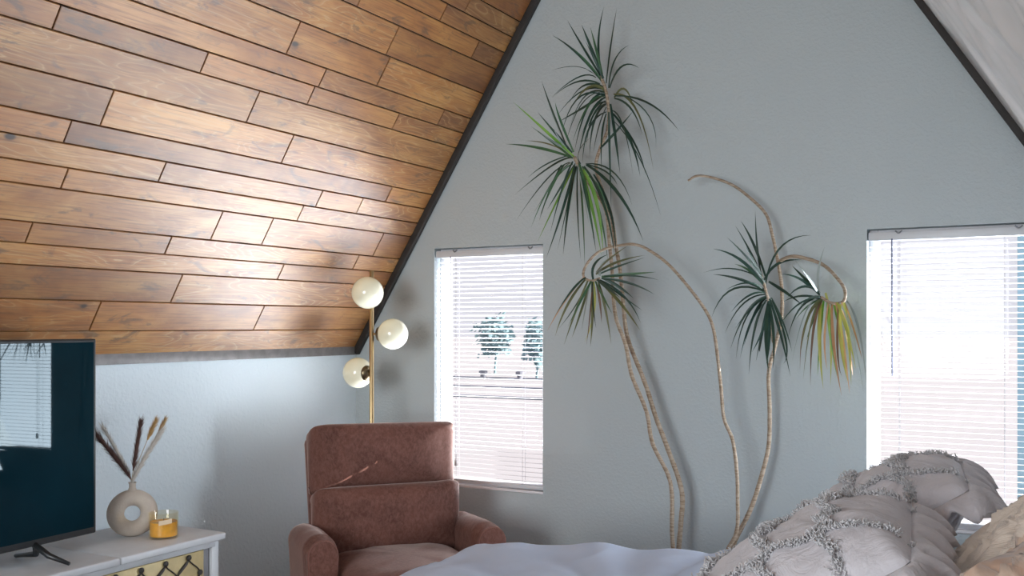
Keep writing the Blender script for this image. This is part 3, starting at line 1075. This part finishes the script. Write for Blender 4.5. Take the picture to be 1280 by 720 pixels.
MID = [((718, 196), (684, 165), (641, 127), B_, 1.1), ((712, 196), (672, 184), (632, 180), G, 1.2), ((715, 191), (697, 170), (672, 140), D_, 1.1), ((708, 182), (689, 135), (677, 101), D_, .9),
       ((706, 180), (696, 155), (687, 137), Pa, .9), ((713, 189), (690, 176), (671, 162), Pa, 1.0), ((700, 186), (680, 178), (657, 176), Ol, .6), ((712, 188), (690, 160), (680, 150), G, 1.2),
       ((715, 197), (690, 206), (644, 243), D_, .9), ((712, 203), (684, 222), (645, 276), D_, .8), ((716, 205), (690, 226), (664, 284), G, .9), ((718, 208), (697, 250), (672, 302), B_, 1.0),
       ((718, 208), (705, 258), (683, 322), D_, 1.0), ((720, 208), (711, 255), (704, 318), D_, 1.2), ((724, 205), (729, 260), (731, 334), G, 1.2), ((726, 210), (741, 262), (752, 320), B_, 1.2),
       ((729, 212), (747, 252), (754, 318), B_, 1.4), ((730, 208), (757, 255), (768, 322), D_, 1.1), ((733, 206), (774, 240), (804, 301), D_, 1.3), ((732, 205), (768, 212), (790, 256), D_, .6),
       ((736, 220), (756, 245), (770, 300), G, .9), ((725, 215), (737, 262), (745, 315), D_, 1.1), ((705, 206), (690, 232), (675, 270), G, 1.0), ((702, 206), (687, 238), (674, 276), D_, 1.0),
       ((722, 208), (722, 262), (726, 325), D_, .9), ((716, 202), (704, 230), (688, 290), D_, .8), ((714, 204), (700, 215), (666, 268), D_, .6), ((724, 203), (735, 245), (742, 300), G, 1.1),
       ((719, 204), (712, 245), (697, 312), D_, .8), ((728, 208), (750, 262), (760, 330), G, .9), ((735, 206), (760, 215), (772, 232), D_, .7), ((721, 204), (716, 240), (710, 270), Pa, .7),
       ((712, 194), (682, 205), (660, 222), D_, .6), ((717, 190), (700, 150), (694, 128), G, .9), ((722, 205), (730, 245), (736, 280), Pa, .6), ((716, 198), (696, 182), (664, 158), G, .9),
       ((742, 218), (764, 262), (770, 318), D_, .9), ((718, 206), (700, 236), (684, 262), D_, .9), ((726, 205), (722, 190), (738, 172), D_, .8), ((712, 190), (700, 176), (692, 160), Pa, .7)]
for a, c_, b, mt, w in MID:
    leaf(sA, a, c_, b, mt, w, 3.755, rl.uniform(-0.24, 0.12))
LOW = [((731, 346), (708, 372), (684, 414), Tn, .9), ((733, 348), (709, 380), (694, 420), Ol, 1.0), ((735, 350), (720, 388), (705, 431), Ol, .9), ((738, 352), (726, 390), (715, 422), Ol, .9),
       ((740, 352), (741, 392), (738, 433), Ol, 1.1), ((742, 352), (744, 388), (731, 428), Yw, .8), ((745, 352), (750, 378), (752, 404), Dr, .9), ((748, 352), (757, 385), (764, 430), Ol, 1.0),
       ((748, 350), (777, 380), (800, 413), Ol, 1.1), ((750, 350), (782, 370), (801, 404), D_, .8), ((752, 348), (787, 353), (818, 368), D_, 1.0), ((752, 347), (774, 358), (792, 373), D_, 1.2),
       ((752, 346), (785, 343), (820, 340), G, 1.2), ((755, 345), (790, 344), (824, 350), D_, .7), ((745, 343), (768, 328), (806, 319), Ol, 1.0), ((748, 343), (772, 333), (806, 322), D_, .8),
       ((745, 341), (760, 325), (785, 307), Ol, 1.0), ((750, 350), (780, 372), (803, 388), D_, .6), ((732, 347), (715, 362), (693, 396), D_, .9), ((736, 350), (722, 380), (699, 410), D_, .9),
       ((738, 351), (731, 390), (727, 414), Pa, .7), ((741, 352), (738, 395), (733, 431), Dr, .8), ((741, 352), (741, 375), (745, 410), D_, 1.2), ((744, 351), (755, 372), (765, 392), G, 1.0),
       ((742, 350), (742, 330), (760, 318), D_, 1.3), ((750, 345), (752, 330), (765, 322), Pa, 1.1), ((740, 350), (728, 372), (710, 408), G, .9), ((746, 349), (760, 360), (775, 372), D_, 1.2)]
for a, c_, b, mt, w in LOW:
    leaf(sC, a, c_, b, mt, w, 3.67, rl.uniform(-0.18, 0.12))
RIGHT = [((957, 360), (928, 324), (891, 311), D_, 1.1), ((957, 355), (937, 325), (909, 297), D_, .9), ((955, 350), (939, 315), (919, 282), D_, 1.0), ((957, 345), (943, 305), (926, 276), D_, 1.2),
         ((951, 340), (946, 305), (944, 263), D_, .8), ((955, 363), (924, 348), (891, 343), D_, 1.1), ((950, 348), (916, 334), (879, 341), D_, .5), ((957, 365), (913, 358), (889, 398), D_, .8),
         ((957, 368), (928, 378), (906, 417), D_, .8), ((958, 370), (933, 388), (913, 436), D_, .9), ((958, 372), (943, 390), (930, 432), D_, 1.0), ((958, 375), (943, 408), (936, 468), D_, 1.0),
         ((960, 378), (952, 418), (945, 452), D_, 1.0), ((960, 380), (957, 422), (961, 468), D_, 1.3), ((962, 373), (975, 412), (988, 470), D_, 1.2), ((964, 372), (980, 405), (990, 440), D_, .7),
         ((957, 355), (974, 306), (1014, 294), D_, .8), ((961, 352), (982, 365), (1004, 382), D_, 1.1), ((956, 350), (972, 328), (1002, 325), D_, 1.2), ((957, 378), (938, 400), (925, 448), D_, .8),
         ((956, 372), (930, 398), (920, 450), D_, .7), ((960, 382), (950, 430), (950, 440), D_, 1.0), ((962, 380), (968, 420), (966, 462), D_, 1.1), ((961, 376), (962, 425), (958, 455), D_, 1.2),
         ((955, 362), (935, 352), (908, 362), D_, .8), ((957, 366), (936, 368), (914, 390), D_, .8), ((958, 372), (940, 384), (918, 412), D_, .8), ((962, 378), (955, 410), (940, 440), D_, 1.0),
         ((965, 375), (985, 430), (979, 455), D_, .7), ((953, 348), (944, 330), (932, 308), D_, 1.1), ((956, 358), (938, 338), (918, 330), G, 1.0)]
for a, c_, b, mt, w in RIGHT:
    leaf(sF, a, c_, b, mt, w, 3.82, rl.uniform(-0.22, 0.12))
FAR = [((1025, 369), (1000, 347), (975, 343), D_, .9), ((1025, 367), (1004, 346), (990, 332), D_, 1.0), ((1025, 366), (1010, 346), (992, 323), Pa, .7), ((1024, 366), (1022, 340), (1031, 308), Pa, .8),
       ((1026, 373), (1000, 369), (978, 378), D_, .8), ((1026, 373), (1000, 382), (985, 422), D_, .8), ((1027, 376), (1005, 404), (1000, 462), Dr, .7), ((1027, 376), (1016, 410), (1013, 482), Dr, .9),
       ((1026, 378), (1024, 425), (1029, 486), Yw, 1.4), ((1032, 366), (1039, 410), (1038, 482), Yw, 1.1), ((1040, 380), (1042, 432), (1052, 495), Tn, 1.1), ((1045, 378), (1054, 430), (1062, 492), Tn, 1.1),
       ((1055, 378), (1061, 420), (1064, 482), Yw, 1.1), ((1058, 376), (1074, 408), (1083, 482), Pa, .8), ((1050, 380), (1051, 430), (1060, 478), Yw, 1.3), ((1050, 378), (1068, 425), (1079, 490), Pa, .7),
       ((1027, 374), (1010, 392), (1001, 440), Ol, .9), ((1028, 375), (1014, 398), (1004, 474), Ol, .6), ((1030, 376), (1026, 410), (1022, 470), B_, 1.3), ((1024, 366), (1004, 356), (984, 372), D_, .9),
       ((1026, 372), (998, 378), (974, 408), D_, .6), ((1034, 376), (1038, 420), (1046, 470), B_, 1.0), ((1046, 378), (1058, 410), (1070, 462), Yw, 1.1), ((1056, 378), (1068, 412), (1078, 450), Tn, .8),
       ((1040, 378), (1040, 420), (1044, 455), G, 1.0), ((1036, 377), (1030, 425), (1034, 462), Tn, .8), ((1024, 372), (1006, 388), (990, 452), Pa, .5), ((1023, 364), (1006, 352), (996, 346), G, 1.2),
       ((1048, 378), (1046, 440), (1052, 470), Dr, .7), ((1028, 374), (1018, 395), (1008, 425), G, .9), ((1022, 366), (1014, 352), (1002, 336), D_, 1.1), ((1052, 378), (1062, 440), (1066, 470), Tn, .9),
       ((1030, 374), (1012, 380), (994, 400), G, .8), ((1042, 378), (1048, 400), (1056, 440), B_, 1.1), ((1026, 371), (1012, 372), (1000, 385), D_, .9)]
for a, c_, b, mt, w in FAR:
    leaf(sE, a, c_, b, mt, w, 3.78, rl.uniform(-0.18, 0.10))

# ------------------------------------------------------------------ bed
t = plain('duvet_cotton', (0.57, 0.67, 0.86), 0.85, var=0.03, scale=3)
plain('mattress_white', (0.7, 0.7, 0.7), 0.8)
plain('bed_wood', (0.16, 0.09, 0.05), 0.5, var=0.2)
plain('headboard_fabric', (0.30, 0.27, 0.25), 0.85)
BX0, BX1, BY0, BY1 = -1.78, 0.22, 1.42, 2.93
bed = tag(empty('bed', ((BX0 + BX1) / 2, (BY0 + BY1) / 2, 0)), 'wide bed with a white blue duvet in front of the gable wall', 'bed')
hx, hy = (BX1 - BX0) / 2, (BY1 - BY0) / 2
MB().cbox(-hx + .02, hx, -hy + .02, hy - .02, 0.14, 0.34, 0.015, 3).build('frame', 'bed_wood', bed, 'auto')
MB().cbox(-hx + .03, hx - .01, -hy + .03, hy - .03, 0.34, 0.585, 0.045, 4).build('mattress', 'mattress_white', bed, 'auto')
for sx in (-1, 1):
    for sy in (-1, 1):
        MB().lathe([(0.022, 0), (0.032, 0.14)], 12, (sx * (hx - .1), sy * (hy - .1), 0)).build('leg', 'bed_wood', bed, 'auto')
MB().cbox(hx + 0.0, hx + 0.07, -hy, hy, 0.10, 1.05, 0.02, 3).build('headboard', 'headboard_fabric', bed, 'auto')

RIDGE = [(462, 727), (500, 714), (530, 702), (560, 692), (600, 686), (650, 683), (700, 687), (760, 688), (840, 694), (880, 695.5), (905, 690), (940, 689), (985, 692), (1040, 712), (1120, 735)]
YRG = 2.86
rz = []
for px, py in RIDGE:
    p = at(px, py, YRG)
    rz.append((p.x, p.z))


def ridge_z(x):
    if x <= rz[0][0]:
        return rz[0][1]
    for (xa, za), (xb, zb) in zip(rz, rz[1:]):
        if x <= xb:
            q = (x - xa) / (xb - xa)
            q = q * q * (3 - 2 * q)
            return za + (zb - za) * q
    return rz[-1][1]


def duvet(u, v):
    # u along the bed (foot to head), v from the near side over the top to the far side
    x = BX0 - 0.10 + (BX1 - 0.30 - BX0 + 0.10) * u
    yy = -0.42 + (BY1 - BY0 + 0.84) * v        # developed width
    W = BY1 - BY0
    top = ridge_z(x)
    drop = 0.0
    if yy < 0.0:
        y, drop = BY0 - 0.045 - 0.03 * sm_(-yy / 0.1), -yy
    elif yy > W:
        y, drop = BY1 + 0.045 + 0.03 * sm_((yy - W) / 0.1), yy - W
    else:
        y = BY0 - 0.045 + (W + 0.09) * yy / W
    ed = min(abs(y - BY0 + 0.045), abs(BY1 + 0.045 - y))
    z = top
    if drop == 0:
        z = top - 0.055 * (1 - min(1, ed / 0.10)) ** 2
        mid = sm_(min(1, ed / 0.25))
        z += mid * (0.006 * noise.noise(Vector((x * 2.2, y * 2.2, 1))) - 0.006)
        # creases fanning out from a pinch
        an = math.atan2(y - 2.30, x + 0.95)
        rr = math.hypot(y - 2.30, x + 0.95)
        z += 0.007 * math.sin(an * 16 + 2 * noise.noise(Vector((x, y, 5)))) * sm_(rr / 0.4) * sm_((1.2 - rr) / 0.6)
        z += 0.007 * noise.noise(Vector((x * 4 + y * 6, y * 2 - x, 3))) + 0.006 * mid * (max(0, 1 - abs(noise.noise(Vector((x * 3.0 + y * 1.5, y * 6.0 - x * 1.5, 8)))) * 3) ** 2 - 0.3)
    else:
        z = top - 0.055 - drop * 0.95
        y += 0.02 * math.sin(x * 14) * drop / 0.4 * (1 if yy > 0 else -1)
    # foot end rolls over
    fx = (x - (BX0 - 0.10)) / 0.16
    if fx < 1:
        z -= 0.22 * (1 - max(0, fx)) ** 2.2
    return Vector((x, y, z))


m = MB().grid(duvet, 110, 110)
# front hang of the foot end
edge = [duvet(0, j / 110) for j in range(111)]
n0 = len(m.v)
rows = 6
vs = []
for r in range(rows + 1):
    for j, p in enumerate(edge):
        vs.append((p.x - 0.012 * math.sin(math.pi * r / rows) - 0.012 * math.sin(j * 0.5) * r / rows, p.y, p.z - (p.z - 0.30) * 0.9 * r / rows if p.z > 0.32 else p.z))
fs = [(r * 111 + j, r * 111 + j + 1, (r + 1) * 111 + j + 1, (r + 1) * 111 + j) for r in range(rows) for j in range(110)]
m.add(vs, fs)
dv = m.build('duvet', 'duvet_cotton', None, True)
so = dv.modifiers.new('thickness', 'SOLIDIFY')
so.thickness = 0.012
so.offset = -1
tag(dv, 'puffy white blue duvet spread over the bed', 'duvet')

# ------------------------------------------------------------------ pillows
def cotton(name, c, wr_scale, strength, c2=None):
    t = NT(name).set(Roughness=0.9)
    v = t.coords((1, 1, 1))
    f = t.noise(v, 6, 4, 0.6, 1.0)
    t.color(t.ramp(f, [(0.3, [x * 0.9 for x in c] if c2 is None else c2), (0.6, c)]))
    h = t.noise(v, wr_scale, 4, 0.6, 1.2)
    t.bump(h, strength, 0.02)
    t.set(Sheen_Weight=0.2)


cotton('sham_linen', (0.60, 0.575, 0.61), 14, 0.45)
cotton('fringe_cotton', (0.68, 0.67, 0.69), 60, 0.5)
cotton('pillow_cream', (0.66, 0.57, 0.49), 14, 0.5)
cotton('pillow_fold_shade', (0.60, 0.49, 0.40), 12, 0.5, (0.40, 0.21, 0.13))  # rust patches put the brown shade of the folds into the cream cotton


def sham(yc, base, top, hw, thick, label, seed, tufted):
    """square cushion leaning back: base and top are (x, z) of its mid plane ends, width runs along y"""
    b_, t_ = Vector((base[0], 0, base[1])), Vector((top[0], 0, top[1]))
    ax = (t_ - b_).normalized()
    nr = Vector((ax.z * -1, 0, ax.x))          # front normal, towards the foot of the bed and up
    hl = (t_ - b_).length / 2
    mid = (b_ + t_) / 2
    root = tag(empty('fringed_pillow', (mid.x, yc, mid.z), math.radians(7)), label, 'pillow', 'fringed pillows on the bed')

    def P(a, y, n_):
        return ax * a + Vector((0, y, 0)) + nr * n_
    rg = random.Random(seed)

    def front(a, y):
        """height of the stuffed face over the mid plane"""
        qa, qy = min(1, abs(a) / hl), min(1, abs(y) / hw)
        h = thick * ((1 - qa ** 2.6) * (1 - qy ** 2.6)) ** 0.5
        w = wr((a, y, 0), 0.014, 7, seed) + 0.009 * noise.noise(Vector((a * 20 + y * 9, y * 8, seed))) + 0.004 * noise.noise(Vector((a * 40, y * 22 + a * 15, seed)))
        return h + w * min(1, h / 0.03)
    n = 44
    m = MB()
    for s in (1, -1):
        m.grid(lambda u, v, s=s: P((u * 2 - 1) * hl, (v * 2 - 1) * hw, s * front((u * 2 - 1) * hl, (v * 2 - 1) * hw)), n, n)
    m.build('cover', 'sham_linen', root, True)
    # ruffled flange all round: loops out and back in waves
    m = MB()
    per = []
    k = 90
    for i in range(k):
        per.append((-hl + 2 * hl * i / k, -hw, 0, -1))
    for i in range(k):
        per.append((hl, -hw + 2 * hw * i / k, 1, 0))
    for i in range(k):
        per.append((hl - 2 * hl * i / k, hw, 0, 1))
    for i in range(k):
        per.append((-hl, hw - 2 * hw * i / k, -1, 0))
    N = len(per)
    rows = 8
    vs, fs = [], []
    for r in range(rows + 1):
        q = r / rows
        for i, (a, y, da, dy) in enumerate(per):
            ph = i * 0.33 + 2.2 * noise.noise(Vector((i * 0.04, seed, 0)))
            ln = 0.060 + 0.012 * noise.noise(Vector((i * 0.11, seed, 3)))
            wv = q * (0.020 * math.sin(ph) + 0.006 * math.sin(ph * 2.3 + 1))
            out = math.sin(min(1.0, q * 1.15) * 1.35) / 0.976
            if da > 0:          # the upper edge flops over and hangs down behind
                off = ax * (0.040 * out) + Vector((0.35, 0, -1)) * (0.075 * q ** 1.6) + Vector((wv, 0.3 * wv, 0))
            else:
                off = ax * (da * ln * out) + Vector((0, dy * ln * out, 0)) + nr * (wv - 0.035 * q * q)
            vs.append(P(a, y, 0) + off)
    for r in range(rows):
        for i in range(N):
            i2 = (i + 1) % N
            fs.append((r * N + i, r * N + i2, (r + 1) * N + i2, (r + 1) * N + i))
    m.add(vs, fs)
    rf_ = m.build('ruffle', 'sham_linen', root, True)
    rf_.modifiers.new('thickness', 'SOLIDIFY').thickness = 0.005
    # fringe rows: little looped tufts
    def tuft_row(pts, rad, per_pt, name):
        f = MB()
        for p, nn in pts:
            for _ in range(per_pt):
                c0 = p + Vector((rg.gauss(0, rad * .5), rg.gauss(0, rad * .5), rg.gauss(0, rad * .3)))
                dr = (nn + Vector((rg.uniform(-.9, .9), rg.uniform(-.9, .9), rg.uniform(-.5, .7)))).normalized()
                L = rad * rg.uniform(0.7, 1.5)
                sd = dr.orthogonal().normalized()
                sd.rotate(Matrix.Rotation(rg.uniform(0, 6.28), 3, dr))
                pts_ = [c0, c0 + dr * L * 0.55 + sd * L * 0.25, c0 + dr * L * 0.85 - sd * L * 0.15]
                f.tube(pts_, [0.0013, 0.0016, 0.0008], 3)
        f.build(name, 'fringe_cotton', root, True)['kind'] = 'stuff'
    for a0 in tufted:
        pts = []
        for i in range(90):
            y = (i / 89 * 2 - 1) * hw * 0.97
            a = a0 * hl + 0.01 * math.sin(i * 0.35)
            h = front(a, y)
            pts.append((P(a, y, h), nr))
        tuft_row(pts, 0.0105, 16, 'fringe')
    # tufts along the side edge
    for s in (-1, 1):
        pts = []
        for i in range(80):
            a = (i / 79 * 2 - 1) * hl
            y = s * hw * 0.60
            pts.append((P(a, y, front(a, y)), (nr + Vector((0, s * 0.5, 0))).normalized()))
        tuft_row(pts, 0.009, 14, 'fringe')
    return root


sham(2.53, (-0.62, 0.815), (-0.205, 1.085), 0.27, 0.105, 'grey lilac pillow with ruffled edge and fringe nearest the window', 3, (-0.5, 0.05, 0.55))
sham(1.86, (-0.62, 0.815), (-0.235, 1.070), 0.27, 0.115, 'grey lilac pillow with ruffled edge and fringe beside the cream pillow', 8, (-0.5, 0.05, 0.55))


def bedpillow(name, c_, half, lean, rzz, mat, label, seed):
    R = Matrix.Rotation(rzz, 3, 'Z') @ Matrix.Rotation(lean, 3, 'Y')

    def disp(p):
        q = p.copy()
        k_ = 0.35 + 0.65 * (1 - (abs(p.x) / half[0]) ** 3) * (1 - (abs(p.z) / half[2]) ** 3)
        q.y *= k_
        w = Vector((p.x * 10 + p.z * 4, p.y * 3, p.z * 3 + seed))
        wx = p.x + 0.05 * noise.noise(Vector((p.x * 6, p.z * 6, seed + 3)))
        f1 = 1 - abs(noise.noise(Vector((wx * 9 - p.z * 13, wx * 2.5 + p.z * 2, seed)))) * 3.0
        f2 = 1 - abs(noise.noise(Vector((wx * 20 - p.z * 26, wx * 5 + p.z * 4, seed + 7)))) * 3.0
        q.y += (0.014 * noise.noise(w) + 0.022 * max(0, f1) ** 1.5 + 0.010 * max(0, f2) ** 1.5) * (1 if p.y > 0 else 0.3)
        return q
    m = MB().soft((0, 0, 0), half, 0.75, 0.28, 150, 110, disp)
    # y of the cushion becomes its thickness (up), z its width
    m.v = [R @ Vector((p.x, p.z, p.y)) for p in m.v]
    o = m.build(name, mat, None, True, Vector(c_))
    tag(o, label, 'pillow', 'sleeping pillows by the headboard')


bedpillow('pillow', (-0.065, 2.00, 0.965), (0.26, 0.085, 0.29), math.radians(-48), 0.0, 'pillow_cream', 'cream wrinkled pillow propped behind the fringed pillows', 2)
bedpillow('pillow', (-0.005, 1.43, 1.025), (0.26, 0.10, 0.25), math.radians(-44), 0.0, 'pillow_fold_shade', 'cream wrinkled pillow with rust fold shade painted in, in front of the other', 9)

# ------------------------------------------------------------------ plastic sheet on the right slope
t = NT('plastic_film').set(Roughness=0.22)
v = t.coords()
f = t.noise(v, 3.0, 4, 0.6, 1.5)
t.color(t.ramp(f, [(0.3, (0.80, 0.77, 0.75)), (0.7, (0.92, 0.90, 0.89))]))
t.set(Specular_IOR_Level=0.7)
tr = t.n('ShaderNodeBsdfTransparent')
mx = t.n('ShaderNodeMixShader')
mx.inputs[0].default_value = 0.82
t.l(tr.outputs[0], mx.inputs[1])
t.l(t.b.outputs[0], mx.inputs[2])
t.l(mx.outputs[0], t.out.inputs['Surface'])


def film(u, v):
    y = 1.2 + (YB - 0.034 - 1.2) * u
    w = 0.05 + (LEN - 0.35) * v
    q = Vector((y * 1.9 + w * 1.1, w * 0.9 - y * 0.35, 0))
    rid = 1 - abs(noise.noise(q * 1.1)) * 2
    rid2 = 1 - abs(noise.noise(Vector((y * 3.6 + w * 2.2, w * 1.0 - y * .7, 4)))) * 2
    e = min(1, (1 - u) * 5, v * 12, (1 - v) * 12)
    return Vector((y, w, 0.006 + max(0, e) * (0.026 * max(0, rid) ** 2 + 0.006 * max(0, rid2) ** 3 + 0.004)))


fo = MB().grid(film, 170, 130).build('plastic_sheet', 'plastic_film', None, True)
fo.matrix_world = SLOPE_R
tag(fo, 'crinkled translucent plastic sheet stapled over the sloped ceiling', 'plastic sheet')
plain('staple_steel', (0.75, 0.75, 0.75), 0.25, metal=1.0)
for i in range(14):
    p = film(0.60 + 0.012 * i * 0.3, 0.40 + i * 0.022)
    MB().box(p.x - 0.001, p.x + 0.001, p.y - 0.006, p.y + 0.006, p.z - 0.001, p.z + 0.001).build('staple', 'staple_steel', fo)

# ------------------------------------------------------------------ outdoors
plain('pale_ground', (0.39, 0.375, 0.39), 0.9, var=0.04, scale=0.3)
plain('fence_wood', (0.20, 0.21, 0.25), 0.7)
plain('shrub_leaf', (0.24, 0.36, 0.40), 0.8, var=0.35, scale=3)
plain('house_siding', (0.22, 0.32, 0.38), 0.7)
GZ = -0.45
g = MB().box(-90, 90, YB + 0.6, 170, GZ - 0.3, GZ).build('ground', 'pale_ground')
struct(g, 'pale ground outside the windows')
# street with dark kerbs and two bollards
for yk, wk in ((22.4, 0.05), (26.0, 0.05), (30.6, 0.05)):
    struct(MB().cbox(-60, -5, yk - 0.12, yk + 0.12, GZ - 0.02, GZ + wk, 0.01).build('trim_%d' % (4 + int(yk > 24) + int(yk > 28)), 'fence_wood'), 'dark kerb of the street outside')
for px, lb_ in ((604, 'dark street bollard standing in front of the broad shrub'), (650, 'dark street bollard standing in front of the smaller shrub')):
    p = at(px, 470, 30.2)
    bo = tag(empty('bollard', (p.x, 30.2, GZ)), lb_, 'bollard', 'street bollards')
    MB().lathe([(0.10, 0), (0.10, 0.16), (0.08, 0.18)], 12).build('post', 'fence_wood', bo)
    MB().lathe([(0.15, 0.18), (0.15, 0.28), (0.05, 0.32)], 12).build('cap', 'fence_wood', bo)


def shrub(px0, px1, py0, Y, label, seed):
    a, b = at(px0, py0, Y), at(px1, py0, Y)
    c_ = (a + b) / 2
    hw_ = (b.x - a.x) / 2
    r = tag(empty('shrub', (c_.x, Y, GZ)), label, 'shrub', 'shrubs beyond the street')
    ht = a.z - GZ
    MB().tube([(0, 0, 0), (0.05, 0, ht * 0.3), (0, 0.03, ht * 0.6)], [0.05, 0.04, 0.03], 8).build('trunk', 'shrub_leaf', r)
    bm = bmesh.new()
    rg = random.Random(seed)
    f = MB()
    for i in range(900):
        while True:
            p = Vector((rg.uniform(-1, 1), rg.uniform(-1, 1), rg.uniform(-1, 1)))
            if p.length < 1:
                break
        p = p * (0.72 + 0.28 * noise.noise(p * 2.3 + Vector((seed, 0, 0))) * 2)
        q = Vector((p.x * hw_, p.y * hw_ * 0.8, ht * 0.58 + p.z * ht * 0.42))
        e1 = Vector((rg.uniform(-1, 1), rg.uniform(-1, 1), rg.uniform(-1, 1))).normalized()
        e2 = e1.orthogonal().normalized()
        s = 0.13
        f.add([q - e1 * s, q + e2 * s * 0.5, q + e1 * s, q - e2 * s * 0.5], [(0, 1, 2, 3)])
    bm.free()
    f.build('foliage', 'shrub_leaf', r)['kind'] = 'stuff'


shrub(592, 646, 388, 34.0, 'broad hazy blue green shrub beyond the street kerbs', 1)
shrub(652, 690, 395, 31.0, 'smaller hazy shrub beside the broad one', 2)
# porch post just outside
pp = at(1275, 407, 5.6)
ps = tag(empty('porch_post', (pp.x + 0.05, 5.6, GZ)), 'blue grey porch post outside the window behind the pillows', 'post')
MB().cbox(-0.06, 0.06, -0.06, 0.06, 0, 2.5, 0.008).build('shaft', 'house_siding', ps)
MB().cbox(-0.085, 0.085, -0.085, 0.085, 0, 0.14, 0.01).build('base', 'house_siding', ps)
MB().cbox(-0.085, 0.085, -0.085, 0.085, 2.5, 2.6, 0.01).build('cap', 'house_siding', ps)
